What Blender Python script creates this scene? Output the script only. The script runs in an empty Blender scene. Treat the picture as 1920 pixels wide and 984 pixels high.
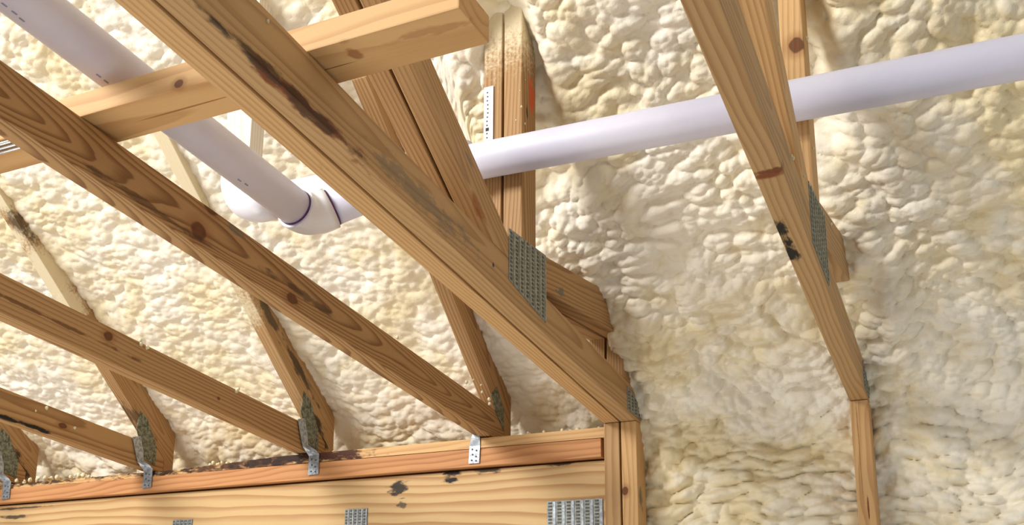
import bpy, bmesh, math, random
import numpy as np
from mathutils import Vector, Matrix, noise as mnoise

# ------------------------------------------------------------------ camera, world, light
S = bpy.context.scene
C = S.collection
OZ = 1.70                                   # eye height: the builders below work relative to the eye
F_PX, PPX, PPY = 1873.3, 985.0, 757.0       # focal length and principal point (1920 x 984 frame)
AX = np.array([0.91009283, -0.09434809, -0.40352134])   # room axes seen from the camera (right, down, forward)
AY = np.array([0.41440443, 0.20720222, 0.88619197])
AZ = np.array([0.0, -0.973737994, 0.227671517])
ROT = np.array([AX, AY, AZ])
cd = bpy.data.cameras.new('camera')
cam = bpy.data.objects.new('camera', cd); C.objects.link(cam)
r_, u_, b_ = ROT[:, 0], -ROT[:, 1], -ROT[:, 2]
cam.matrix_world = Matrix(((r_[0], u_[0], b_[0], 0), (r_[1], u_[1], b_[1], 0), (r_[2], u_[2], b_[2], OZ), (0, 0, 0, 1)))
cd.sensor_fit = 'HORIZONTAL'; cd.sensor_width = 36.0
cd.lens = F_PX / 1920 * 36
cd.shift_x = (960 - PPX) / 1920
cd.shift_y = (PPY - 492) / 1920
cd.clip_start = 0.02
S.camera = cam

W = bpy.data.worlds.new('room_daylight'); S.world = W; W.use_nodes = True
bg = W.node_tree.nodes['Background']
bg.inputs[0].default_value = (1.0, 0.985, 0.97, 1); bg.inputs[1].default_value = 0.35

def area(name, loc, target, sx, sy, power, col):
    l = bpy.data.lights.new(name, 'AREA'); l.shape = 'RECTANGLE'; l.size = sx; l.size_y = sy
    l.energy = power; l.color = col
    o = bpy.data.objects.new(name, l); C.objects.link(o)
    o.location = (loc[0], loc[1], loc[2] + OZ)
    d = Vector(target) - Vector(loc); o.rotation_euler = d.to_track_quat('-Z', 'Y').to_euler()
    return o
area('window_daylight', (-3.0, -1.8, 2.3), (-0.5, 2.1, 0.6), 1.6, 1.0, 185, (1.0, 0.985, 0.96))
area('underside_bounce_fill', (-2.2, 0.2, -1.68), (-2.0, 0.7, 2.0), 2.2, 1.8, 30, (1.0, 0.89, 0.76))  # unseen warm fill lamp, added below to brighten the undersides like floor bounce

vs = S.view_settings
vs.view_transform = 'Standard'; vs.look = 'None'; vs.gamma = 1.0; vs.use_curve_mapping = False
vs.exposure = 0.31

# ------------------------------------------------------------------ helpers
def ray(x, y):
    return ROT @ (np.array([x - PPX, y - PPY, F_PX]) / F_PX)
def onX(x, y, X): r = ray(x, y); return tuple(r * (X / r[0]))
def onY(x, y, Y): r = ray(x, y); return tuple(r * (Y / r[1]))
def onZ(x, y, Z): r = ray(x, y); return tuple(r * (Z / r[2]))

def tag(o, label=None, cat=None, group=None, kind=None):
    if label: o['label'] = label
    if cat: o['category'] = cat
    if group: o['group'] = group
    if kind: o['kind'] = kind
    return o
def empty(name, loc, label=None, cat=None, group=None):
    o = bpy.data.objects.new(name, None); C.objects.link(o)
    o.empty_display_size = 0.05
    o.location = (loc[0], loc[1], loc[2] + OZ)
    return tag(o, label, cat, group)
def root_loc(o):
    v = Vector((0, 0, 0))
    while o is not None:
        v = v + o.location; o = o.parent
    return v
def link(name, me, mat, parent=None, loc=(0, 0, 0), rot=None):
    """loc is in eye-relative room coordinates; parents carry translation only"""
    o = bpy.data.objects.new(name, me); C.objects.link(o)
    p = Vector((loc[0], loc[1], loc[2] + OZ))
    if parent is not None:
        o.parent = parent
        pr = parent.matrix_basis.copy(); q = parent.parent
        while q is not None:
            pr = q.matrix_basis @ pr; q = q.parent
        m = Matrix.Translation(p) @ (rot.to_4x4() if rot else Matrix.Identity(4))
        o.matrix_basis = pr.inverted() @ m
    else:
        o.matrix_basis = Matrix.Translation(p) @ (rot.to_4x4() if rot else Matrix.Identity(4))
    if mat is not None and len(me.materials) == 0: me.materials.append(mat)
    return o
def bm_mesh(bm, name, smooth=False):
    me = bpy.data.meshes.new(name); bmesh.ops.recalc_face_normals(bm, faces=bm.faces)
    bm.to_mesh(me); bm.free()
    if smooth: me.shade_smooth()
    return me
def box_bm(bm, lo, hi):
    v = [bm.verts.new((x, y, z)) for x in (lo[0], hi[0]) for y in (lo[1], hi[1]) for z in (lo[2], hi[2])]
    for f in ((0, 1, 3, 2), (4, 6, 7, 5), (0, 4, 5, 1), (2, 3, 7, 6), (0, 2, 6, 4), (1, 5, 7, 3)):
        bm.faces.new([v[i] for i in f])
def prism_bm(bm, poly, z0, z1):
    a = [bm.verts.new((p[0], p[1], z0)) for p in poly]; b = [bm.verts.new((p[0], p[1], z1)) for p in poly]
    bm.faces.new(a); bm.faces.new(b[::-1]); n = len(poly)
    for i in range(n): bm.faces.new((a[i], b[i], b[(i + 1) % n], a[(i + 1) % n]))

# ------------------------------------------------------------------ materials
def new_mat(name):
    m = bpy.data.materials.new(name); m.use_nodes = True
    nt = m.node_tree
    return m, nt, nt.nodes['Principled BSDF']
class NB:
    def __init__(s, nt): s.nt = nt
    def n(s, t, **k):
        nd = s.nt.nodes.new(t)
        for a, b in k.items(): setattr(nd, a, b)
        return nd
    def put(s, sock, v):
        if hasattr(v, 'links') or isinstance(v, bpy.types.NodeSocket): s.nt.links.new(v, sock)
        else: sock.default_value = v
    def math(s, op, a, b=0.0, c=None, clamp=False):
        nd = s.n('ShaderNodeMath', operation=op); nd.use_clamp = clamp
        s.put(nd.inputs[0], a); s.put(nd.inputs[1], b)
        if c is not None: s.put(nd.inputs[2], c)
        return nd.outputs[0]
    def vmath(s, op, a, b=(0, 0, 0)):
        nd = s.n('ShaderNodeVectorMath', operation=op); s.put(nd.inputs[0], a); s.put(nd.inputs[1], b)
        return nd.outputs['Value'] if op in ('LENGTH', 'DISTANCE', 'DOT_PRODUCT') else nd.outputs[0]
    def noise(s, vec, scale, detail=3, rough=0.5, dist=0.0):
        nd = s.n('ShaderNodeTexNoise'); s.put(nd.inputs['Vector'], vec); nd.inputs['Scale'].default_value = scale
        nd.inputs['Detail'].default_value = detail; nd.inputs['Roughness'].default_value = rough
        nd.inputs['Distortion'].default_value = dist
        return nd.outputs['Fac']
    def mix(s, f, a, b, mode='MIX'):
        nd = s.n('ShaderNodeMix', data_type='RGBA', blend_type=mode); nd.clamp_factor = True
        s.put(nd.inputs[0], f); s.put(nd.inputs[6], a); s.put(nd.inputs[7], b)
        return nd.outputs[2]
    def smooth(s, v, a, b, lo=0.0, hi=1.0):
        nd = s.n('ShaderNodeMapRange', interpolation_type='SMOOTHSTEP'); s.put(nd.inputs[0], v)
        nd.inputs[1].default_value = a; nd.inputs[2].default_value = b
        nd.inputs[3].default_value = lo; nd.inputs[4].default_value = hi
        return nd.outputs[0]

def srgb(r, g, b):
    f = lambda c: (c / 255 / 12.92) if c / 255 <= 0.04045 else ((c / 255 + 0.055) / 1.055) ** 2.4
    return (f(r), f(g), f(b), 1.0)

def wood_group():
    g = bpy.data.node_groups.new('pine_grain', 'ShaderNodeTree')
    for nm, ty in (('Seed', 'NodeSocketVector'), ('Light', 'NodeSocketColor'), ('Dark', 'NodeSocketColor'),
                   ('Rings', 'NodeSocketFloat'), ('Taper', 'NodeSocketFloat'), ('Pith', 'NodeSocketVector'), ('Contrast', 'NodeSocketFloat')):
        g.interface.new_socket(nm, in_out='INPUT', socket_type=ty)
    g.interface.new_socket('Color', in_out='OUTPUT', socket_type='NodeSocketColor')
    g.interface.new_socket('Height', in_out='OUTPUT', socket_type='NodeSocketFloat')
    N = NB(g); gi = g.nodes.new('NodeGroupInput'); go = g.nodes.new('NodeGroupOutput')
    tc = N.n('ShaderNodeTexCoord').outputs['Object']
    p = N.vmath('ADD', tc, gi.outputs['Seed'])
    wob = N.noise(N.vmath('MULTIPLY', p, (1.6, 9, 9)), 1.0, 2)
    wob2 = N.noise(N.vmath('MULTIPLY', p, (6, 40, 40)), 1.0, 2)
    q = N.vmath('SUBTRACT', tc, gi.outputs['Pith'])
    sx = N.n('ShaderNodeSeparateXYZ'); N.put(sx.inputs[0], q)
    yy = sx.outputs[1]
    r = N.math('SQRT', N.math('ADD', N.math('MULTIPLY', yy, yy), N.math('MULTIPLY', sx.outputs[2], sx.outputs[2])))
    r = N.math('ADD', r, N.math('MULTIPLY', sx.outputs[0], gi.outputs['Taper']))
    r = N.math('ADD', r, N.math('MULTIPLY', wob, 0.04))
    r = N.math('ADD', r, N.math('MULTIPLY', wob2, 0.004))
    ph = N.math('FRACT', N.math('MULTIPLY', r, gi.outputs['Rings']))
    late = N.math('MULTIPLY', N.smooth(ph, 0.30, 0.90), N.smooth(ph, 1.0, 0.90))
    fib = N.noise(N.vmath('MULTIPLY', p, (14, 420, 420)), 1.0, 2)
    broad = N.noise(N.vmath('MULTIPLY', p, (1.2, 14, 14)), 1.0, 3)
    fac = N.math('MULTIPLY', late, gi.outputs['Contrast'])
    fac = N.math('ADD', fac, N.math('MULTIPLY', N.math('SUBTRACT', fib, 0.5), 0.30))
    fac = N.math('ADD', fac, N.math('MULTIPLY', N.math('SUBTRACT', broad, 0.5), 0.9), clamp=True)
    col = N.mix(fac, gi.outputs['Light'], gi.outputs['Dark'])
    N.put(go.inputs['Color'], col)
    N.put(go.inputs['Height'], N.math('ADD', N.math('MULTIPLY', late, 0.4), N.math('MULTIPLY', fib, 0.6)))
    return g
WOOD = wood_group()
TONES = {   # light, dark (sRGB)
    'gold':  ((208, 168, 116), (172, 124, 76)),
    'tan':   ((186, 150, 104), (148, 109, 70)),
    'brown': ((178, 140, 94), (124, 85, 50)),
    'red':   ((194, 140, 92), (156, 100, 60)),
    'pale':  ((216, 180, 126), (182, 136, 84)),
    'board': ((202, 170, 122), (170, 129, 84)),
    'white': ((226, 216, 200), (204, 188, 164)),
}
_wc = [0]
def wood(tone, knots=(), stains=(), rings=150, pith=(0.0, 0.03, 0.05), contrast=0.62, rough=0.62, over=(), taper=0.02):
    """knots: (x,y,z,r[,stretch]) local; stains: (x,y,z, rx,ry,rz, rgb, strength, grain) local; over: (x, y, z, r) foam overspray"""
    _wc[0] += 1; rnd = random.Random(_wc[0] * 7 + 3)
    m, nt, bs = new_mat('pine_%s_%d' % (tone, _wc[0])); N = NB(nt)
    g = N.n('ShaderNodeGroup'); g.node_tree = WOOD
    a, b = TONES[tone]
    g.inputs['Seed'].default_value = (rnd.uniform(-20, 20), rnd.uniform(-5, 5), rnd.uniform(-5, 5))
    g.inputs['Light'].default_value = srgb(*a); g.inputs['Dark'].default_value = srgb(*b)
    g.inputs['Rings'].default_value = rings; g.inputs['Contrast'].default_value = contrast
    g.inputs['Pith'].default_value = pith; g.inputs['Taper'].default_value = taper
    col = g.outputs['Color']
    tc = N.n('ShaderNodeTexCoord').outputs['Object']
    for k in knots:
        st = k[4] if len(k) > 4 else 1.25
        d = N.vmath('LENGTH', N.vmath('MULTIPLY', N.vmath('SUBTRACT', tc, k[:3]), (1 / st, 1, 1)))
        nz = N.noise(tc, 60 , 2)
        d = N.math('ADD', d, N.math('MULTIPLY', N.math('SUBTRACT', nz, 0.5), k[3] * 0.5))
        col = N.mix(N.smooth(d, k[3] * 2.2, k[3] * 0.9, 0, 0.45), col, srgb(140, 88, 46))
        col = N.mix(N.smooth(d, k[3] * 1.05, k[3] * 0.75, 0, 0.85), col, srgb(88, 48, 24))
        col = N.mix(N.smooth(d, k[3] * 0.5, k[3] * 0.2, 0, 0.6), col, srgb(120, 66, 36))
    for s in stains:
        x, y, z, rx, ry, rz, rgb, strength, gr = s
        d = N.vmath('LENGTH', N.vmath('MULTIPLY', N.vmath('SUBTRACT', tc, (x, y, z)), (1 / rx, 1 / ry, 1 / rz)))
        nz = N.noise(N.vmath('MULTIPLY', tc, (gr * 0.4, gr, gr)), 1.0, 4, 0.6)
        v = N.math('ADD', N.math('SUBTRACT', 1.0, d), N.math('MULTIPLY', N.math('SUBTRACT', nz, 0.52), 2.4))
        col = N.mix(N.smooth(v, 0.15, 0.6, 0, strength), col, srgb(*rgb))
    for o in over:
        d = N.vmath('DISTANCE', tc, o[:3])
        nz = N.noise(tc, 120, 4, 0.7)
        v = N.math('ADD', N.math('SUBTRACT', 1.0, N.math('DIVIDE', d, o[3])), N.math('MULTIPLY', N.math('SUBTRACT', nz, 0.5), 0.9))
        col = N.mix(N.smooth(v, 0.05, 0.5, 0, 0.92), col, srgb(226, 212, 178))
    N.put(bs.inputs['Base Color'], col); bs.inputs['Roughness'].default_value = rough
    bs.inputs['Specular IOR Level'].default_value = 0.25
    bp = N.n('ShaderNodeBump'); bp.inputs['Strength'].default_value = 0.25; bp.inputs['Distance'].default_value = 0.002
    N.put(bp.inputs['Height'], g.outputs['Height']); N.put(bs.inputs['Normal'], bp.outputs[0])
    return m

def simple(name, rgb, rough=0.5, metal=0.0, var=0.0, scale=40.0, rgb2=None, bump=0.0, spec=0.5):
    m, nt, bs = new_mat(name); N = NB(nt)
    tc = N.n('ShaderNodeTexCoord').outputs['Object']
    nz = N.noise(tc, scale, 4, 0.6)
    c2 = rgb2 or tuple(int(c * (1 - var)) for c in rgb)
    N.put(bs.inputs['Base Color'], N.mix(N.smooth(nz, 0.35, 0.65), srgb(*rgb), srgb(*c2)))
    bs.inputs['Roughness'].default_value = rough; bs.inputs['Metallic'].default_value = metal
    bs.inputs['Specular IOR Level'].default_value = spec
    if bump:
        bp = N.n('ShaderNodeBump'); bp.inputs['Strength'].default_value = bump; bp.inputs['Distance'].default_value = 0.002
        N.put(bp.inputs['Height'], nz); N.put(bs.inputs['Normal'], bp.outputs[0])
    return m
M_GALV = simple('galvanised_steel', (160, 162, 154), 0.55, 0.25, 0.22, 90)
M_GALV_BRIGHT = simple('galvanised_strap', (172, 178, 184), 0.42, 0.6, 0.25, 120)
M_GALV_MOULD = simple('mouldy_steel', (140, 142, 122), 0.75, 0.15, 0.0, 110, (78, 78, 60), 0.5)
M_SLOT = simple('tooth_slot_dark', (104, 106, 104), 0.7, 0.3, 0.3, 200)
M_RIDGE = simple('plate_ridge', (176, 174, 150), 0.5, 0.4, 0.2, 150)
M_PVC = simple('pvc_white', (218, 217, 232), 0.48, 0.0, 0.0, 6, (208, 207, 225))
M_PVC_FIT = simple('pvc_fitting', (228, 228, 232), 0.25, 0.0, 0.0, 8, (220, 219, 226))
M_PRIMER = simple('purple_primer', (96, 40, 120), 0.5, 0.0, 0.3, 60)
M_CRUMB = simple('foam_crumb', (236, 226, 190), 0.6, 0.0, 0.1, 80)
M_PAPER = simple('paper_tag', (228, 228, 226), 0.7, 0.0, 0.05, 60)
M_INK = simple('black_ink', (40, 40, 44), 0.7, 0.0, 0.1, 60)
M_INKB = simple('blue_print', (146, 150, 182), 0.7, 0.0, 0.1, 60)
M_WIRE = simple('shiny_wire', (225, 225, 225), 0.22, 0.85, 0.1, 60)

def foam_mat():
    m, nt, bs = new_mat('spray_foam'); N = NB(nt)
    tc = N.n('ShaderNodeTexCoord').outputs['Object']
    big = N.noise(tc, 2.6, 4, 0.55, 0.6)
    mid = N.noise(tc, 11, 4, 0.6, 0.8)
    v = N.math('ADD', N.math('MULTIPLY', big, 0.65), N.math('MULTIPLY', mid, 0.35))
    col = N.mix(N.smooth(v, 0.40, 0.62), srgb(243, 237, 221), srgb(235, 220, 180))
    fine = N.noise(tc, 70, 3, 0.6)
    col = N.mix(N.smooth(fine, 0.55, 0.8, 0, 0.3), col, srgb(230, 210, 164))
    N.put(bs.inputs['Base Color'], col)
    bs.inputs['Roughness'].default_value = 0.5; bs.inputs['Specular IOR Level'].default_value = 0.35
    bp = N.n('ShaderNodeBump'); bp.inputs['Strength'].default_value = 0.35; bp.inputs['Distance'].default_value = 0.004
    N.put(bp.inputs['Height'], N.noise(tc, 110, 4, 0.6)); N.put(bs.inputs['Normal'], bp.outputs[0])
    return m
M_FOAM = foam_mat()

# ------------------------------------------------------------------ spray foam on roof slope and wall
rs = np.random.RandomState(11)
PERM = rs.permutation(4096); RT = rs.rand(4, 4096)
def hsh(i, j, k): return RT[k][PERM[(PERM[i & 4095] + j) & 4095]]
def vnoise(u, v):
    i = np.floor(u).astype(int); j = np.floor(v).astype(int); f = u - i; g = v - j
    f = f * f * (3 - 2 * f); g = g * g * (3 - 2 * g)
    a = hsh(i, j, 3); b = hsh(i + 1, j, 3); c = hsh(i, j + 1, 3); d = hsh(i + 1, j + 1, 3)
    return (a * (1 - f) + b * f) * (1 - g) + (c * (1 - f) + d * f) * g - 0.5
def fbm(u, v, o=3):
    r = 0; a = 1.0
    for k in range(o): r = r + a * vnoise(u + 17.3 * k, v - 9.1 * k); u = u * 2.03; v = v * 2.03; a *= 0.5
    return r
def bulge(u, v, rmin=0.55, rmax=0.98, off=0):
    i = np.floor(u).astype(int); j = np.floor(v).astype(int); h = np.zeros_like(u)
    for di in (-1, 0, 1):
        for dj in (-1, 0, 1):
            a = i + di + off; b = j + dj
            cx = i + di + hsh(a, b, 0); cy = j + dj + hsh(a, b, 1)
            r = rmin + (rmax - rmin) * hsh(a, b, 2)
            d2 = (u - cx) ** 2 + (v - cy) ** 2
            h = np.maximum(h, np.sqrt(np.maximum(r * r - d2, 0)))
    return h
def sstep(a, b, x):
    t = np.clip((x - a) / (b - a), 0, 1); return t * t * (3 - 2 * t)

def build_foam():
    xs = np.concatenate([np.arange(-5.2, -3.6, 0.02), np.arange(-3.6, -1.1, 0.0056), np.arange(-1.1, 0.95, 0.0031), np.arange(0.95, 2.6, 0.02)])
    ss = np.concatenate([np.arange(-2.1, -0.50, 0.03), np.arange(-0.50, 1.55, 0.0032), np.arange(1.55, 3.4, 0.03)])
    # profile in the (Y, Z) plane: wall, then the 40 degree roof slope
    fs = np.arange(-2.2, 3.5, 0.002)
    th = np.pi / 2 + (math.radians(140.3) - np.pi / 2) * sstep(-0.10, 0.10, fs)
    py = np.cumsum(np.cos(th)) * 0.002; pz = np.cumsum(np.sin(th)) * 0.002
    k0 = np.searchsorted(fs, 0.0)
    py += 2.232 - py[k0]; pz += 0.478 - pz[k0]
    Yp = np.interp(ss, fs, py); Zp = np.interp(ss, fs, pz); T = np.interp(ss, fs, th)
    ny, nz = -np.sin(T), np.cos(T)                      # towards the room
    Xg, Sg = np.meshgrid(xs, ss)
    edge = 0.14 * sstep(0.30, 0.45, Sg)                  # the thick foam starts beside the girder truss
    left = 1 - sstep(-0.82, -0.715, Xg + edge)
    wx = Xg + 0.040 * fbm(Xg / 0.14, Sg / 0.14, 2); ws = Sg + 0.045 * fbm(Xg / 0.17 + 50, Sg / 0.17 + 20, 2)
    rip = sstep(0.03, -0.06, Sg + 0.25 * fbm(Xg / 0.2 + 9, Sg / 0.3, 2))                        # drapes on the wall, lumps on the slope
    m1 = sstep(-0.25, 0.25, fbm(Xg / 0.22 + 7, Sg / 0.22, 2)); m2 = sstep(-0.2, 0.3, fbm(Xg / 0.16 + 31, Sg / 0.16 + 5, 2))
    lumpA = bulge(wx / 0.060, ws / 0.044) * 0.030
    lumpB = bulge(wx / 0.041, ws / 0.027, 0.48, 0.86, 77) * 0.022
    lumpC = bulge(wx / 0.020, ws / 0.014, 0.42, 0.80, 141) * 0.006
    dr = ws + 0.05 * fbm(Xg / 0.28 + 3, Sg / 0.5, 2)
    drape = bulge(wx / 0.046, dr / 0.0185, 0.48, 0.84, 211) * 0.016
    steep = 1.0 + 0.55 * sstep(0.50, 0.10, Sg)
    right_h = steep * (1 - rip) * (lumpA * 0.40 * m1 + lumpB * (0.85 + 0.25 * m2) + lumpC * 0.9) \
        + rip * 1.6 * (drape * (0.95 + 0.4 * m2) + lumpA * 0.25 * m1 + lumpC * 0.5)
    left_h = bulge(wx / 0.036, ws / 0.031, 0.45, 0.85, 301) * 0.010 + bulge(wx / 0.018, ws / 0.016, 0.45, 0.8, 351) * 0.005 + lumpA * 0.22 * m1
    low = (0.030 - 0.008 * left) * fbm(Xg / 0.33, Sg / 0.33, 3)
    foot = sstep(0.22, 0.02, Sg) * left                 # lumpier where the left slope meets the wall plate
    h = right_h * (1 - left) + left_h * left + low + foot * (lumpA * 1.0)
    # foam climbs up round the buried heel members of the two nearest trusses
    for X0 in (-0.712, -0.194):
        h += 0.022 * np.exp(-((Xg - X0 - 0.07) / 0.04) ** 2 - ((Sg - 0.24) / 0.10) ** 2)
        h -= 0.075 * np.exp(-((Xg - X0 + 0.03) / 0.056) ** 4) * sstep(0.50, 0.85, Sg)
    h -= 0.022 + 0.008 * (1 - left) * sstep(0.5, 0.1, Sg)
    dY = left * (0.225 - 0.05 * np.clip(Sg, 0, 2))
    P = np.stack([Xg, Yp[:, None] + dY + ny[:, None] * h, Zp[:, None] + nz[:, None] * h], -1)
    nr, nc = Xg.shape
    cut = int(np.searchsorted(ss, 0.0))
    for name, r0, r1, label in (('ceiling', cut, nr - 1, 'cream spray foam lining the underside of the sloping roof'),
                                ('wall_back', 0, cut, 'rippled cream spray foam on the wall below the roof slope')):
        V = P[r0:r1 + 1].reshape(-1, 3); n = r1 - r0
        idx = np.arange((n + 1) * nc).reshape(n + 1, nc)
        Fq = np.stack([idx[:-1, :-1], idx[:-1, 1:], idx[1:, 1:], idx[1:, :-1]], -1).reshape(-1, 4)
        me = bpy.data.meshes.new(name)
        me.vertices.add(len(V)); me.vertices.foreach_set('co', V.astype(np.float32).ravel())
        me.loops.add(Fq.size); me.loops.foreach_set('vertex_index', Fq.astype(np.int32).ravel())
        me.polygons.add(len(Fq)); me.polygons.foreach_set('loop_start', np.arange(0, Fq.size, 4, dtype=np.int32))
        me.update(calc_edges=True); me.shade_smooth()
        o = link(name, me, M_FOAM); tag(o, label, 'ceiling' if name == 'ceiling' else 'wall', kind='structure')
build_foam()

# ------------------------------------------------------------------ lumber
def board(name, parent, poly, x0, x1, d, tone, knots=(), stains=(), over=(), bevel=0.0022, **kw):
    """A board in a truss plane: polygon in (Y, Z), thickness from x0 to x1, grain along d = (dY, dZ).
    knots (world x, y, z, r[, stretch]); stains (x, y, z, r_along, r_across, rgb, strength, grain); over (x, y, z, r)"""
    L = math.hypot(*d); ux = Vector((0, d[0] / L, d[1] / L)); uz = Vector((1, 0, 0)); uy = uz.cross(ux)
    cy = sum(p[0] for p in poly) / len(poly); cz = sum(p[1] for p in poly) / len(poly)
    o0 = Vector(((x0 + x1) / 2, cy, cz))
    R = Matrix((ux, uy, uz)).transposed()
    loc = lambda p: tuple(R.transposed() @ (Vector(p[:3]) - o0))
    pl = [loc((o0.x, p[0], p[1]))[:2] for p in poly]
    bm = bmesh.new(); t = (x1 - x0) / 2
    prism_bm(bm, pl, -t, t)
    bmesh.ops.recalc_face_normals(bm, faces=bm.faces)
    bmesh.ops.bevel(bm, geom=list(bm.edges), offset=bevel, segments=2, affect='EDGES', profile=0.6)
    mat = wood(tone, [loc(k) + tuple(k[3:]) for k in knots],
               [loc(s) + (s[3], s[4], s[4] * 1.5, s[5], s[6], s[7]) for s in stains],
               over=[loc(q) + (q[3],) for q in over], **kw)
    return link(name, bm_mesh(bm, name), mat, parent, o0, R)

def xboard(name, parent, x0, x1, y0, y1, z0, z1, tone, knots=(), stains=(), axis='X', bevel=0.002, over=(), **kw):
    """A straight board along X (axis 'X') or Z (axis 'Z')"""
    o0 = Vector(((x0 + x1) / 2, (y0 + y1) / 2, (z0 + z1) / 2))
    if axis == 'X': R = Matrix.Identity(3)
    else: R = Matrix(((0, 1, 0), (0, 0, 1), (1, 0, 0)))
    Ri = R.transposed()
    loc = lambda p: tuple(Ri @ (Vector(p[:3]) - o0))
    h = Vector(((x1 - x0) / 2, (y1 - y0) / 2, (z1 - z0) / 2)); h = Ri @ h; h = Vector((abs(h.x), abs(h.y), abs(h.z)))
    bm = bmesh.new(); box_bm(bm, -h, h)
    bmesh.ops.recalc_face_normals(bm, faces=bm.faces)
    bmesh.ops.bevel(bm, geom=list(bm.edges), offset=bevel, segments=2, affect='EDGES', profile=0.6)
    mat = wood(tone, [loc(k) + tuple(k[3:]) for k in knots],
               [loc(s) + (s[3], s[4], s[4] * 1.5, s[5], s[6], s[7]) for s in stains],
               over=[loc(q) + (q[3],) for q in over], **kw)
    return link(name, bm_mesh(bm, name), mat, parent, o0, R)

def cb(y): return 0.740 - 0.112 * y         # underside of the bottom chords
def ct(y): return 0.816 - 0.112 * y         # their upper edge
BLACK, RUST, GREY = (34, 30, 26), (120, 62, 28), (104, 100, 88)

def nail_plate(parent, poly, X, mat=M_GALV, rows=7, side=1, slots=True, axis='Z'):
    """Toothed truss plate lying on a face X = const; poly in (Y, Z); ridges and tooth slots in columns"""
    bm = bmesh.new()
    a = [bm.verts.new((X, p[0], p[1])) for p in poly]; b = [bm.verts.new((X + side * 0.0016, p[0], p[1])) for p in poly]
    bm.faces.new(a); bm.faces.new(b[::-1]); n = len(poly)
    for i in range(n): bm.faces.new((a[i], b[i], b[(i + 1) % n], a[(i + 1) % n]))
    o0 = Vector((X, poly[0][0], poly[0][1]))
    bmesh.ops.translate(bm, verts=bm.verts, vec=-o0)
    pl = link('nail_plate', bm_mesh(bm, 'nail_plate'), mat, parent, o0)
    if slots:
        y0 = min(p[0] for p in poly); y1 = max(p[0] for p in poly)
        def zrange(y):
            zs = []
            for i in range(n):
                p, q = poly[i], poly[(i + 1) % n]
                if (p[0] - y) * (q[0] - y) <= 0 and abs(p[0] - q[0]) > 1e-6:
                    zs.append(p[1] + (q[1] - p[1]) * (y - p[0]) / (q[0] - p[0]))
            return min(zs), max(zs)
        bs_, br = bmesh.new(), bmesh.new()
        st = (y1 - y0) / rows
        xa, xb = sorted((X + side * 0.001, X + side * 0.0021)); xc = X + side * 0.0026
        for k in range(rows):
            y = y0 + st * (k + 0.38); z0, z1 = zrange(y)
            z = z0 + 0.004 + (k % 2) * 0.003
            while z < z1 - 0.006:
                box_bm(bs_, (xa, y - st * 0.2, z), (xb, y + st * 0.16, z + 0.0042)); z += 0.0078
            y = y0 + st * (k + 0.86)
            if y < y1 - 0.001:
                z0, z1 = zrange(y); q = sorted((X, xc))
                box_bm(br, (q[0], y - st * 0.10, z0 + 0.002), (q[1], y + st * 0.10, z1 - 0.002))
        for bmm, nm, mt in ((bs_, 'tooth_slots', M_SLOT), (br, 'ridges', M_RIDGE if mat is M_GALV else mat)):
            bmesh.ops.translate(bmm, verts=bmm.verts, vec=-o0)
            tag(link(nm, bm_mesh(bmm, nm), mt, pl, o0), kind='stuff')
    return pl

def crumbs(parent, pts, seed, name='foam_crumbs'):
    """small drips and crumbs of foam stuck to the wood"""
    rnd = random.Random(seed); bm = bmesh.new(); o0 = Vector(pts[0][:3])
    for p in pts:
        g = bmesh.ops.create_icosphere(bm, subdivisions=2, radius=p[3])
        for v in g['verts']:
            v.co = Vector((v.co.x, v.co.y, v.co.z * rnd.uniform(0.9, 1.6))) * (1 + 0.35 * mnoise.noise(v.co * 400 + Vector(p[:3]) * 50)) + Vector(p[:3]) - o0
    return tag(link(name, bm_mesh(bm, name, True), M_CRUMB, parent, o0), kind='stuff')

# ---- common trusses on the left (A, B, C, D), heel on the wall plate
def tc_bot(y): return 0.631 - 0.92 * (y - 2.177)
def common_truss(X, y_near, label, tone, ttone, knots=(), stains=(), tst=(), tover=(), rings=150, pith=(0, .03, .05), top_near=1.0, contrast=.68, taper=.02):
    x0, x1 = X - 0.038, X
    t = empty('roof_truss', (X - 0.019, 2.24, 0.49), label, 'truss', 'common trusses resting on the wall plate')
    yj = (0.816 - 0.631 - 0.92 * 2.177) / (0.112 - 0.92)     # upper edge of the bottom chord meets the top chord
    ye = 2.285
    zs = 0.4895
    yl = (0.740 - zs) / 0.112
    board('bottom_chord', t, [(y_near, cb(y_near)), (yl, zs), (ye, zs), (ye, tc_bot(ye) if tc_bot(ye) > zs + .01 else zs + .01), (yj, ct(yj)), (y_near, ct(y_near))],
          x0, x1, (1, -0.112), tone, knots, stains, rings=rings, pith=pith, contrast=contrast, taper=taper)
    yb = ye + 0.004
    board('top_chord', t, [(top_near, tc_bot(top_near)), (ye + 0.0006, tc_bot(ye + 0.0006)), (ye + 0.0006, zs), (2.325, zs), (2.325, tc_bot(ye) + 0.085), (top_near, tc_bot(top_near) + 0.115)],
          x0, x1, (1, -0.92), ttone, (), tst, tover, rings=170)
    return t

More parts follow.
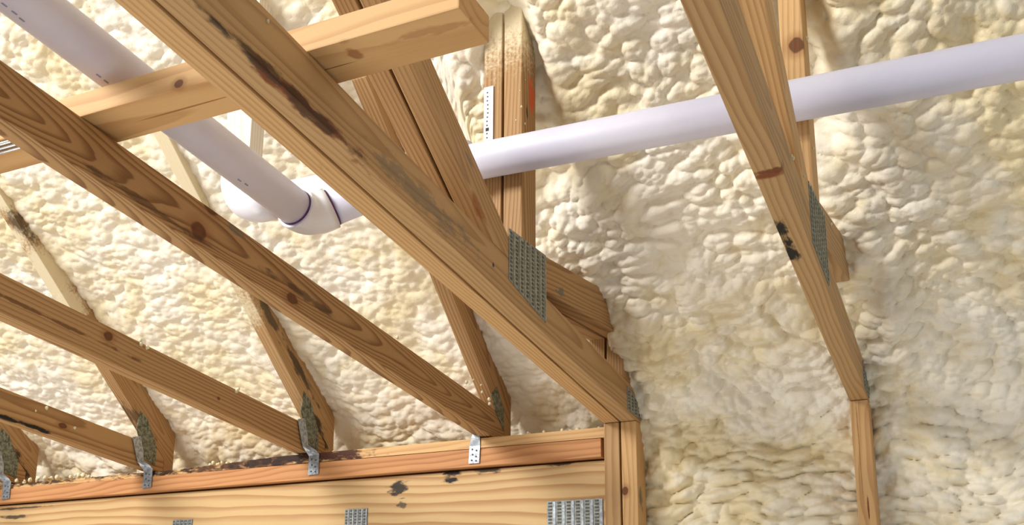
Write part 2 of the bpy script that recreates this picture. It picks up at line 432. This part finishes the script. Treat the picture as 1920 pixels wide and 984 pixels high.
TR = {}
XD, XC, XB, XA = -1.100, -1.660, -2.255, -2.850
k = lambda x, y, X, r, st=1.25: onX(x, y, X) + (r, st)
TR['D'] = common_truss(XD, 0.45, 'long brown scissor truss with two big knots, just left of the double girder truss', 'brown', 'brown',
    knots=[k(372, 432, XD, 0.016), k(396, 390, XD, 0.011, 1.8), k(548, 560, XD, 0.011, 1.6)],
    stains=[onX(560, 548, XD) + (0.16, 0.012, (70, 50, 30), 0.7, 40), onX(300, 400, XD) + (0.2, 0.008, (80, 54, 30), 0.7, 40),
            onX(60, 150, XD) + (0.2, 0.004, BLACK, 0.9, 25), onX(200, 240, XD) + (0.2, 0.005, BLACK, 0.9, 25), onX(330, 335, XD) + (0.12, 0.004, BLACK, 0.8, 25), onX(480, 440, XD) + (0.2, 0.004, (50, 38, 28), 0.8, 25), onX(450, 440, XD) + (0.05, 0.008, GREY, 0.7, 60)],
    rings=210, pith=(0.1, 0.006, -0.012), contrast=0.85, taper=0.05, top_near=1.6)
TR['C'] = common_truss(XC, 0.7, 'honey brown truss with one round knot, its top chord streaked with black mould', 'brown', 'tan',
    knots=[k(203, 630, XC, 0.011), k(410, 747, XC, 0.004)],
    stains=[onX(100, 600, XC) + (0.3, 0.006, (96, 60, 32), 0.8, 40)],
    tst=[onX(560, 690, XC) + (0.14, 0.022, (56, 50, 40), 0.8, 60), onX(505, 590, XC) + (0.10, 0.03, (70, 66, 56), 0.8, 60), onX(590, 800, XC) + (0.10, 0.04, BLACK, 0.9, 40)],
    tover=[onX(400, 480, XC - .03) + (0.16,), onX(320, 290, XC) + (0.25,), onX(440, 600, XC - .038) + (.09,)], rings=110, pith=(0.0, -0.05, -0.01))
TR['B'] = common_truss(XB, 0.9, 'brown truss low at the left edge with black spots under its chord', 'brown', 'brown',
    knots=[k(118, 798, XB, 0.008, 2.0), k(305, 850, XB, .003)],
    stains=[onX(10, 784, XB) + (0.06, 0.010, BLACK, 1.0, 50), onX(52, 797, XB) + (0.045, 0.010, BLACK, 1.0, 50), onX(82, 808, XB) + (0.035, 0.008, BLACK, 1.0, 50)],
    tst=[onX(258, 800, XB) + (0.12, 0.05, (60, 44, 28), 0.7, 40), onX(40, 420, XB) + (.1, .03, (70, 60, 50), .8, 40)],
    tover=[onX(85, 520, XB) + (0.12,), onX(130, 580, XB) + (0.08,), onX(0, 345, XB) + (.10,), onX(40, 440, XB - .038) + (.05,)], rings=100, pith=(0.2, 0.02, -0.03))
TR['A'] = common_truss(XA, 1.2, 'truss whose mouldy heel alone shows in the lower left corner', 'brown', 'brown',
    tst=[onX(20, 870, XA) + (0.12, 0.06, BLACK, 0.9, 40)])

# heel plates of the common trusses
def heel_plate(t, X, poly, mat=M_GALV_MOULD, rows=4):
    nail_plate(t, poly, X, mat, rows, slots=False)
for key, X in (('A', XA), ('B', XB), ('C', XC)):
    heel_plate(TR[key], X, [(2.165, 0.605), (2.200, 0.520), (2.250, 0.505), (2.250, 0.560), (2.205, 0.640), (2.175, 0.660)])
heel_plate(TR['D'], XD, [(2.205, 0.600), (2.232, 0.560), (2.278, 0.520), (2.278, 0.575), (2.238, 0.628)])

# ---- double girder truss E and single truss F share one shape
def girder(X, plies, y_near, label, name, group=None, **o):
    t = empty(name, (X - 0.02 * plies, 2.20, 0.49), label, 'truss', group)
    W_ = 0.0378
    for i in range(plies):
        x1 = X - i * 0.0425; x0 = x1 - W_
        g = lambda key, d=(): o.get(key + str(i), d)
        zs = 0.4955
        yl = (0.740 - zs) / 0.112
        board('bottom_chord', t, [(y_near, cb(y_near)), (yl, zs), (2.235, zs), (2.235, 0.520), (2.165, ct(2.165)), (y_near, ct(y_near))],
              x0, x1, (1, -0.112), g('tone', 'tan'), g('knots'), g('stains'), rings=130, pith=(0.1, 0.02 * (1 - 2 * i), 0.05))
        # diagonal web, from the chord joint up towards the room
        db = lambda y: 0.840 - 0.662 * (y - 1.157)
        dt = lambda y: db(y) + 0.0735
        ya = (0.840 + 0.662 * 1.157 - 0.817) / (0.662 - 0.112)
        yb = (0.9135 + 0.662 * 1.157 - 0.817) / (0.662 - 0.112)
        yb = min(yb, 1.512); 
        board('diagonal_web', t, [(0.35, db(0.35)), (ya, ct(ya) + 0.0005), (yb, ct(yb) + 0.0005), (yb, dt(yb)), (0.35, dt(0.35))],
              x0, x1, (1, -0.662), g('dtone', 'tan'), g('dknots'), g('dstains'), rings=120, pith=(0.3, -0.02, 0.045))
        # upright web
        board('vertical_web', t, [(1.548, ct(1.548) + 0.0005), (1.612, ct(1.612) + 0.0005), (1.612, 1.52), (1.548, 1.52)],
              x0, x1, (0, 1), g('vtone', 'brown'), g('vknots'), g('vstains'), g('vover'), rings=140)
        # tie running back into the foam
        hb = lambda y: 0.6392 + 0.075 * (y - 1.62)
        tie_poly = [(1.6135, hb(1.6135)), (2.10, hb(2.10)), (2.02, 0.753), (1.99, 0.752), (1.6135, 0.7075)] if plies == 2 else \
            [(1.6135, 0.6395), (2.005, 0.700), (2.005, 0.785), (1.6135, 0.7085)]
        board('heel_tie', t, tie_poly,
              x0, x1, (1, 0.1), g('htone', 'brown'), (), g('hstains'), rings=130)
        if plies == 2: board('heel_block', t, [(2.095, ct(2.095) + 0.0005), (2.160, ct(2.160) + 0.0005), (2.160, hb(2.10) + .03), (2.103, hb(2.10) + .03)],
              x0, x1, (0, 1), 'brown', rings=150)
    return t
XE, XF = -0.712, -0.194
TR['E'] = girder(XE, 2, 0.40, 'doubled girder truss with large ribbed nail plate and rusty black stains, crossing the middle', 'girder_truss',
    tone0='tan', tone1='gold', vtone0='brown', vtone1='brown', dtone0='tan', dtone1='brown', htone0='brown', htone1='brown',
    stains0=[onX(925, 497, XE) + (0.008, 0.010, (38, 40, 84), 1.0, 12), onX(470, 110, XE) + (0.16, 0.010, BLACK, 0.85, 45), onX(590, 215, XE) + (0.16, 0.016, RUST, 0.8, 45), onX(545, 170, XE) + (0.2, 0.012, (60, 40, 26), .8, 50),
             onX(650, 300, XE) + (0.14, 0.010, (54, 48, 40), 0.85, 60), onX(800, 380, XE) + (0.2, 0.03, GREY, 0.55, 80), onX(560, 60, XE) + (.06, .012, RUST, .6, 60)],
    stains1=[onX(470, 175, XE - .06) + (0.045, 0.012, (60, 48, 36), 0.9, 60), onX(590, 275, XE - .06) + (0.06, 0.02, GREY, 0.8, 60), onX(420, 130, XE - .06) + (.06, .006, BLACK, .8, 60)],
    dstains0=[onX(845, 290, XE - .02) + (0.06, 0.016, (150, 96, 50), 0.9, 20), onX(900, 390, XE) + (.05, .01, (150, 92, 50), .8, 40), onX(880, 300, XE) + (.03, .006, GREY, .6, 80)],
    vstains0=[onX(996, 190, XE) + (0.06, 0.022, (206, 88, 50), 1.0, 9), onX(996, 165, XE) + (0.04, 0.02, (206, 92, 52), 1.0, 33), onX(988, 210, XE) + (.02, .006, BLACK, .8, 60)],
    vover0=[(XE - .02, 1.56, 1.30, 0.27)], vover1=[(XE - .06, 1.56, 1.30, 0.28)],
    hstains0=[onX(1050, 545, XE) + (0.03, 0.014, GREY, 0.8, 90)])
TR['F'] = girder(XF, 1, 0.40, 'single truss on the right, its chord marked by a red knot and black mould', 'roof_truss', tone0='tan',
    dtone0='gold', vtone0='gold', htone0='tan',
    knots0=[onX(1580, 687, XF - .02) + (0.005, 2.2), onZ(1441, 321, 0.606) + (0.006, 0.9)],
    vknots0=[onY(1493, 85, 1.548) + (0.014, 1.1)],
    stains0=[onZ(1441, 321, 0.606) + (0.016, 0.040, (126, 66, 36), 0.95, 12), onZ(1430, 317, 0.606) + (0.009, 0.022, (110, 52, 28), 0.9, 30),
             onZ(1464, 430, 0.581) + (0.035, 0.010, BLACK, 1.0, 50), onZ(1484, 474, 0.573) + (0.04, 0.011, BLACK, 1.0, 60), onZ(1474, 452, 0.577) + (0.06, 0.008, BLACK, 1.0, 90)])
nail_plate(TR['E'], [(1.492, 0.610), (1.655, 0.578), (1.655, 0.713), (1.492, 0.706)], XE, M_GALV, 7)
nail_plate(TR['E'], [(2.128, 0.508), (2.225, 0.502), (2.225, 0.535), (2.128, 0.565)], XE, M_GALV, 4)
nail_plate(TR['F'], [(1.485, 0.590), (1.650, 0.572), (1.650, 0.700), (1.485, 0.690)], XF, M_GALV, 7)
nail_plate(TR['F'], [(2.128, 0.508), (2.225, 0.502), (2.225, 0.535), (2.128, 0.565)], XF, M_GALV, 4)

# paper strip stapled to the upright of the girder truss
def tag_strip():
    x0, x1, z0, z1 = XE - 0.079, XE - 0.059, 0.915, 1.030
    bm = bmesh.new(); box_bm(bm, (x0, 1.5452, z0), (x1, 1.5466, z1))
    o0 = Vector((x0, 1.545, z0)); bmesh.ops.translate(bm, verts=bm.verts, vec=-o0)
    t = link('paper_tag', bm_mesh(bm, 'paper_tag'), M_PAPER, TR['E'], o0)
    t['label'] = 'narrow white paper tag with dark print dots'
    b2 = bmesh.new(); rnd = random.Random(4)
    for i in range(12):
        z = z0 + 0.008 + i * 0.0086; x = x0 + 0.008 + rnd.uniform(-.001, .001); s = 0.0012 if i != 2 else 0.0032
        box_bm(b2, (x - s, 1.5447, z - s), (x + s, 1.5458, z + s))
    bmesh.ops.translate(b2, verts=b2.verts, vec=-o0)
    tag(link('print_dots', bm_mesh(b2, 'print_dots'), M_INK, t, o0), kind='stuff')
tag_strip()

# crumbs of foam stuck on the trusses
rnd = random.Random(5)
def on_edge(pixels, X, r): return [onX(x, y, X + 0.001) + (r * rnd.uniform(0.6, 1.3),) for x, y in pixels]
crumbs(TR['C'], on_edge([(263, 638), (264, 645), (276, 651), (446, 730), (443, 733), (570, 822)], XC, 0.004), 1)
crumbs(TR['D'], on_edge([(902, 722), (904, 735), (917, 748), (918, 757), (875, 716), (888, 712), (745, 632)], XD, 0.0035), 2)
crumbs(TR['F'], on_edge([(1484, 292), (1487, 297), (1517, 345), (1500, 262), (1525, 278), (1461, 82), (1512, 72), (1558, 420), (1508, 330)], XF, 0.0026), 3)
crumbs(TR['B'], on_edge([(87, 765), (67, 770), (140, 802)], XB, 0.004), 4)
crumbs(TR['E'], [onX(x, y, XE + .001) + (rnd.uniform(.0012, .0022),) for x, y in [(975, 170), (985, 150), (978, 200), (990, 130), (968, 225), (984, 232), (502, 40), (955, 438)]], 5)

# ---- posts
def post(name, label, X, plies, ztop, knots, stains, tones, group=None):
    t = empty(name, (X - 0.02 * plies, 2.22, -OZ), label, 'post', group)
    for i in range(plies):
        x1 = X - i * 0.0425
        xboard('stud', t, x1 - 0.0378, x1, 2.188, 2.250, -OZ + 0.0, ztop, tones[i], knots if i == 0 else (), stains if i == 0 else (), axis='Z', rings=150, taper=0.01)
    return t
post('double_post', 'doubled stud post under the girder truss, with a dark knot', XE, 2, 0.4945,
     [onY(1172, 920, 2.188) + (0.0085, 1.3)], [onX(1201, 935, XE) + (0.035, 0.016, GREY, 0.9, 50)], ('gold', 'tan'))
post('single_post', 'single reddish stud post under the right truss, foam behind', XF, 1, 0.4945,
     [], [onY(1629, 962, 2.188) + (0.05, 0.003, (120, 56, 30), 0.9, 40), onY(1612, 850, 2.188) + (.2, .002, (150, 90, 50), .7, 40)], ('gold',))

# ---- header, wall plates
hd = empty('header_beam', (-2.4, 2.24, -0.25), 'wide grained header board with black mould spots along the bottom', 'beam')
hk = lambda x, y: onY(x, y, 2.224)
xboard('header_board', hd, -5.0, -0.7950, 2.224, 2.262, -0.25, 0.4130, 'board', (),
       [hk(745, 915) + (0.05, 0.016, (40, 38, 36), 0.95, 55), hk(752, 945) + (0.02, 0.012, (60, 58, 50), 0.8, 80), hk(843, 882) + (0.035, 0.024, BLACK, 1.0, 60), hk(846, 900) + (0.03, 0.008, BLACK, 1.0, 60),
        hk(950, 866) + (0.14, 0.008, BLACK, 1.0, 50), hk(1040, 868) + (0.07, 0.007, BLACK, 0.9, 50), hk(40, 952) + (.2, .004, BLACK, .8, 40), hk(30, 968) + (0.09, 0.006, (70, 62, 50), .9, 40),
        hk(915, 880) + (0.05, 0.010, (50, 44, 38), 0.9, 60)],
       rings=58, pith=(0.5, -0.30, 0.02), contrast=0.9, taper=0.02)
def hplate(x0, y0, x1, y1, rows):
    a = hk(x0, y0); b = hk(x1, y1)
    X0, X1, Z1 = a[0], min(b[0], -0.798), a[2]; Z0 = Z1 - 0.13
    bm = bmesh.new(); box_bm(bm, (X0, 2.2222, Z0), (X1, 2.2241, Z1)); o0 = Vector((X0, 2.223, Z0))
    bmesh.ops.translate(bm, verts=bm.verts, vec=-o0)
    p = link('nail_plate', bm_mesh(bm, 'nail_plate'), M_GALV, hd, o0)
    b1, b2 = bmesh.new(), bmesh.new()
    st = (X1 - X0) / rows
    for i in range(rows):
        x = X0 + st * (i + 0.35); z = Z0 + .003
        while z < Z1 - .005:
            box_bm(b1, (x - st * .2, 2.2214, z), (x + st * .2, 2.2230, z + .0042)); z += .0080
        x = X0 + st * (i + 0.82)
        box_bm(b2, (x - st * .13, 2.2208, Z0 + .002), (x + st * .13, 2.2230, Z1 - .002))
    for bmm, nm, mt in ((b1, 'tooth_slots', M_SLOT), (b2, 'ridges', M_GALV_BRIGHT)):
        bmesh.ops.translate(bmm, verts=bmm.verts, vec=-o0)
        tag(link(nm, bm_mesh(bmm, nm), mt, p, o0), kind='stuff')
hplate(1026, 940, 1131, 938, 6)
hplate(648, 955, 690, 953, 5)
hplate(325, 975, 362, 973, 5)

def rough_plate():
    """upper wall plate: sound on the right, rotten and ragged towards the left"""
    x0, x1 = -5.0, -0.7945
    n = 420; rr = random.Random(8)
    bm = bmesh.new(); rows = []
    for i in range(n + 1):
        x = x0 + (x1 - x0) * i / n
        rot = max(0, min(1, (-1.75 - x) / 0.35))
        nz = mnoise.noise(Vector((x * 26, 3.1, 0))) + 0.6 * mnoise.noise(Vector((x * 70, 7.7, 0)))
        nb = mnoise.noise(Vector((x * 31, 9.1, 4))) + 0.6 * mnoise.noise(Vector((x * 83, 1.7, 2)))
        zt = 0.4885 - rot * (0.008 + 0.010 * abs(nz)); zb = 0.4640 + rot * (0.005 * nb - 0.0005)
        zb = min(zb, zt - 0.006); zb = max(zb, 0.4635)
        yf = 2.200 + rot * (0.006 + 0.007 * nb)
        rows.append([bm.verts.new((x, yf, zb)), bm.verts.new((x, yf + 0.004 * rot * (1 + nz), zt)), bm.verts.new((x, 2.330, 0.4885)), bm.verts.new((x, 2.330, 0.464))])
    for a, b in zip(rows, rows[1:]):
        for q in range(4): bm.faces.new((a[q], a[(q + 1) % 4], b[(q + 1) % 4], b[q]))
    bm.faces.new(rows[0]); bm.faces.new(rows[-1][::-1])
    o0 = Vector((-2.9, 2.245, 0.476)); bmesh.ops.translate(bm, verts=bm.verts, vec=-o0)
    L = lambda p: tuple(Vector(p[:3]) - o0)
    st = [L(onY(x, y, 2.2)) + (rx, 0.03, 0.03, c, 1.0, g) for x, y, rx, c, g in
          [(100, 895, 0.5, (70, 46, 28), 50), (300, 880, 0.3, (60, 38, 24), 60), (450, 868, 0.35, (84, 54, 32), 50), (540, 858, 0.3, (48, 30, 22), 70), (640, 850, 0.14, (74, 40, 28), 80)]]
    mat = wood('gold', (), st, rings=120)
    o = link('upper_wall_plate', bm_mesh(bm, 'upper_wall_plate'), mat, None, o0)
    tag(o, 'upper wall plate, pale at the right and rotten brown at the left', 'beam', 'stacked wall plates')
rough_plate()
lp = xboard('lower_wall_plate', None, -5.0, -0.8045, 2.201, 2.330, 0.4180, 0.4630, 'red', (), [], rings=120, bevel=0.002)
tag(lp, 'reddish lower wall plate overhanging the wide header board', 'beam', 'stacked wall plates')

# foam debris on the plate
crumbs_pts = []
for x, y, n in ((60, 900, 16), (130, 893, 10), (400, 868, 8), (650, 842, 12), (1000, 806, 5), (1090, 796, 5)):
    for q in range(n):
        p = onY(x + rnd.uniform(-32, 32), y, 2.235); crumbs_pts.append((p[0], 2.235 + rnd.uniform(-.02, .03), 0.490 + rnd.uniform(0.0, .004), rnd.uniform(.003, .007)))
ob = crumbs(None, crumbs_pts, 9, 'foam_debris'); tag(ob, 'loose white foam debris lying along the wall plate', 'foam', kind='stuff')

# ---- flat brace lying across the chords
bz = ct(0.905) + 0.0006
xboard('cross_brace', None, -2.60, -0.497, 0.905, 0.984, bz, bz + 0.038, 'gold',
       [onY(335, 157, 0.905) + (0.0065, 1.3), onY(643, 84, 0.905) + (0.0045, 1.4)],
       [onZ(620, 128, bz) + (0.08, 0.0015, (110, 64, 36), 1.0, 6), onZ(340, 205, bz) + (0.12, 0.002, (150, 96, 54), 0.9, 6), onZ(664, 100, bz) + (0.012, 0.016, (150, 98, 60), 0.8, 30), onZ(800, 60, bz) + (.1, .012, (150, 104, 60), .5, 40)],
       rings=60, pith=(0.1, 0.01, 0.05), contrast=0.55)
tag(bpy.data.objects['cross_brace'], 'pale flat brace lying across the truss chords, end cut square', 'brace')
cb_ = bpy.data.objects['cross_brace']

# shiny wires tucked under the brace, left of the long brown truss
def tube_mesh(name, pts, rad, seg=24, cap=True, smooth=True, org=None):
    bm = bmesh.new(); P = [Vector(p) for p in pts]; rings = []
    R_ = rad if isinstance(rad, (list, tuple)) else [rad] * len(P)
    t0 = (P[1] - P[0]).normalized(); nrm = t0.orthogonal().normalized()
    for i, p in enumerate(P):
        t = (P[min(i + 1, len(P) - 1)] - P[max(i - 1, 0)]).normalized()
        nrm = (nrm - t * nrm.dot(t)).normalized(); bn = t.cross(nrm)
        rings.append([bm.verts.new(p - org + (nrm * math.cos(2 * math.pi * q / seg) + bn * math.sin(2 * math.pi * q / seg)) * R_[i]) for q in range(seg)])
    for a, b in zip(rings, rings[1:]):
        for q in range(seg): bm.faces.new((a[q], a[(q + 1) % seg], b[(q + 1) % seg], b[q]))
    if cap: bm.faces.new(rings[0][::-1]); bm.faces.new(rings[-1])
    me = bm_mesh(bm, name, False)
    if smooth:
        me.shade_smooth()
        for pl in me.polygons:
            if len(pl.vertices) > 4: pl.use_smooth = False
    return me
def tube(name, pts, rad, mat, parent, seg=24, **kw):
    org = Vector(pts[0]); return link(name, tube_mesh(name, pts, rad, seg, org=org, **kw), mat, parent, org)
wb = empty('wire_bundle', (-1.6, 0.915, bz - 0.004), 'shiny metal wires lying along the brace at the far left', 'wire')
for i, (yy, zz) in enumerate(((0.911, -0.0030), (0.920, -0.0032), (0.929, -0.0030))):
    tube('wire', [(-2.5 + q * 0.15, yy + 0.001 * math.sin(q * 1.3 + i), bz + zz) for q in range(10)] , 0.0028, M_WIRE, wb, 10)

# ---- PVC drain line
dp = empty('pvc_drain_pipe', (-0.2, 1.512, 0.85), 'white PVC drain pipe running through the trusses, with elbows at the left', 'pipe')
RP = 0.0335
def hz(x): return 0.846 - 0.0235 * (x + 0.204)
HY = 1.5125
tube('pipe', [(1.6, HY, hz(1.6)), (0.6, HY, hz(.6)), (-0.2, HY, hz(-.2)), (-0.75, HY, hz(-.75)), (-1.285, HY, hz(-1.285))], RP, M_PVC, dp, 40)
# coupling just left of the girder truss web
tube('coupling', [(-0.797, HY, hz(-.797)), (-0.800, HY, hz(-.800)), (-0.95, HY, hz(-.95)), (-0.953, HY, hz(-.953))], [RP + .001, RP + .0080, RP + .0080, RP + .001], M_PVC_FIT, dp, 40)
# elbow at the far end turning up and back into the foam
def arc(c0, d0, d1, rad, n=14):
    """points of a circular bend starting at c0 along d0 and leaving along d1"""
    d0 = Vector(d0).normalized(); d1 = Vector(d1).normalized(); ang = d0.angle(d1)
    n_ = (d1 - d0 * d0.dot(d1)).normalized()
    return [Vector(c0) + d0 * (rad * math.sin(ang * i / n)) + n_ * (rad * (1 - math.cos(ang * i / n))) for i in range(n + 1)]
e0 = Vector((-1.285, HY, hz(-1.285))); dn = Vector((-0.02, 0.0, 1.0)).normalized()
a_ = arc(e0, (-1, 0, 0.02), dn, 0.062)
tube('elbow', [e0 + Vector((0.035, 0, 0))] + a_ + [a_[-1] + dn * 0.035], RP + 0.006, M_PVC_FIT, dp, 40)
tube('pipe', [a_[-1], a_[-1] + dn * 0.55], RP, M_PVC, dp, 40)
# inclined branch coming down between the trusses, elbow, joining the line behind the girder truss
XG = -1.078
g0 = Vector(onX(-60, -85, XG)); g1 = Vector(onX(556, 391, XG)); gd = (g1 - g0).normalized()
tube('pipe', [g0 - gd * 0.35, g0, g0 + (g1 - g0) * .5, g1], RP, M_PVC, dp, 40)
bm = bmesh.new()
for x, y in ((8, 9), (27, 24), (41, 37), (185, 142), (199, 153), (449, 338), (462, 346)):
    d = Vector(ray(x, y)).normalized(); n_ = d.cross(gd); n_.normalize()
    w = g0; a_n = gd; b_ = d.dot(a_n)                      # ray / cylinder intersection
    dp_ = d - a_n * b_; wp = -w - a_n * (-w).dot(a_n)
    A, B, Cc = dp_.dot(dp_), 2 * dp_.dot(wp), wp.dot(wp) - RP * RP
    disc = B * B - 4 * A * Cc
    t_ = (-B - math.sqrt(disc)) / (2 * A) if disc > 0 else -B / (2 * A)
    p = d * t_; c_ = g0 + gd * (p - g0).dot(gd); out = (p - c_).normalized(); p = c_ + out * RP; tn = out.cross(gd)
    vv = [bm.verts.new(p + gd * a * 0.0040 + tn * b * 0.0012 + out * h_ - g0) for a in (-1, 1) for b in (-1, 1) for h_ in (-0.0004, 0.0004)]
    for f in ((0, 1, 3, 2), (4, 6, 7, 5), (0, 4, 5, 1), (2, 3, 7, 6), (0, 2, 6, 4), (1, 5, 7, 3)): bm.faces.new([vv[i] for i in f])
tag(link('print_marks', bm_mesh(bm, 'print_marks'), M_INKB, dp, g0), kind='stuff')
w1 = Vector((-0.905, HY, hz(-.905)))
d1 = (w1 - (g1 + gd * 0.05)).normalized()
a2 = arc(g1 + gd * 0.004, gd, d1, 0.050)
tube('elbow', [g1 - gd * 0.004] + a2 + [a2[-1] + d1 * 0.012], RP + 0.0055, M_PVC_FIT, dp, 40)
tube('pipe', [a2[-1], w1], RP, M_PVC, dp, 40)
tube('primer_ring', [g1 - gd * 0.0075, g1 - gd * 0.0035], RP + 0.0012, M_PRIMER, dp, 40)
tube('primer_ring', [a2[-1] + d1 * 0.0115, a2[-1] + d1 * 0.0155], RP + 0.0012, M_PRIMER, dp, 40)

# oversprayed block hanging from the roof beside the elbow
bx0, bx1 = onY(424, 250, 1.425)[0], onY(470, 250, 1.425)[0]
sb = xboard('oversprayed_block', None, bx0, bx1, 1.425, 1.465, 0.925, 1.46, 'white', (), [], axis='Z', rings=120)
tag(sb, 'white oversprayed upright board behind the inclined pipe', 'board')

# ---- hurricane ties
def tie(sections, label):
    """strap as a list of (left, right) points, top to bottom"""
    o0 = Vector(sections[-1][0])
    t = empty('hurricane_tie', o0, label, 'bracket', 'hurricane ties on the wall plate')
    bm = bmesh.new(); prev = None
    for a, b in sections:
        row = [bm.verts.new(Vector(a) - o0), bm.verts.new((Vector(a) + Vector(b)) / 2 - o0), bm.verts.new(Vector(b) - o0)]
        if prev:
            bm.faces.new((prev[0], prev[1], row[1], row[0])); bm.faces.new((prev[1], prev[2], row[2], row[1]))
        prev = row
    bmesh.ops.recalc_face_normals(bm, faces=bm.faces)
    bmesh.ops.solidify(bm, geom=list(bm.faces), thickness=0.0014)
    link('strap', bm_mesh(bm, 'strap'), M_GALV_BRIGHT, t, o0)
    a, b = sections[-2]; c, d = sections[-1]
    a, b, c, d = map(Vector, (a, b, c, d))
    for u, v in ((.3, .2), (.7, .28), (.35, .5), (.68, .62), (.3, .82), (.7, .86)):
        p = (a * (1 - u) + b * u) * (1 - v) + (c * (1 - u) + d * u) * v
        b2 = bmesh.new(); bmesh.ops.create_cone(b2, cap_ends=True, segments=10, radius1=0.0026, radius2=0.0022, depth=0.0020, matrix=Matrix.Rotation(math.pi / 2, 4, 'X'))
        link('nail_head', bm_mesh(b2, 'nail_head'), M_SLOT, t, (p.x, p.y - 0.0016, p.z))
yf = 2.1985
for X, lab in ((XC, 'galvanised strap tie below the mouldy heel of the truss with one round knot'),
               (XB, 'galvanised strap tie below the truss with black spots'),
               (XA, 'galvanised strap tie in the lower left corner')):
    xr = X + 0.0035
    tie([((xr, 2.150, 0.575), (xr, 2.180, 0.585)), ((xr, 2.165, 0.535), (xr, 2.196, 0.540)), ((xr, 2.178, 0.505), (xr + .004, 2.1965, 0.512)),
         ((xr + .004, 2.190, 0.492), (xr + .030, yf - .002, 0.497)), ((xr + .008, yf, 0.482), (xr + .042, yf, 0.484)), ((xr + .008, yf, 0.428), (xr + .042, yf, 0.430))], lab)
xl = XD - 0.0395
tie([((xl - .006, 2.196, .500), (xl + .012, 2.194, .500)), ((xl - .010, 2.1965, .490), (xl + .014, 2.1965, .490)), ((xl - .016, yf, .470), (xl + .014, yf, .470)), ((xl - .018, yf, .425), (xl + .012, yf, .425))],
    'galvanised strap tie at the heel of the long brown truss')
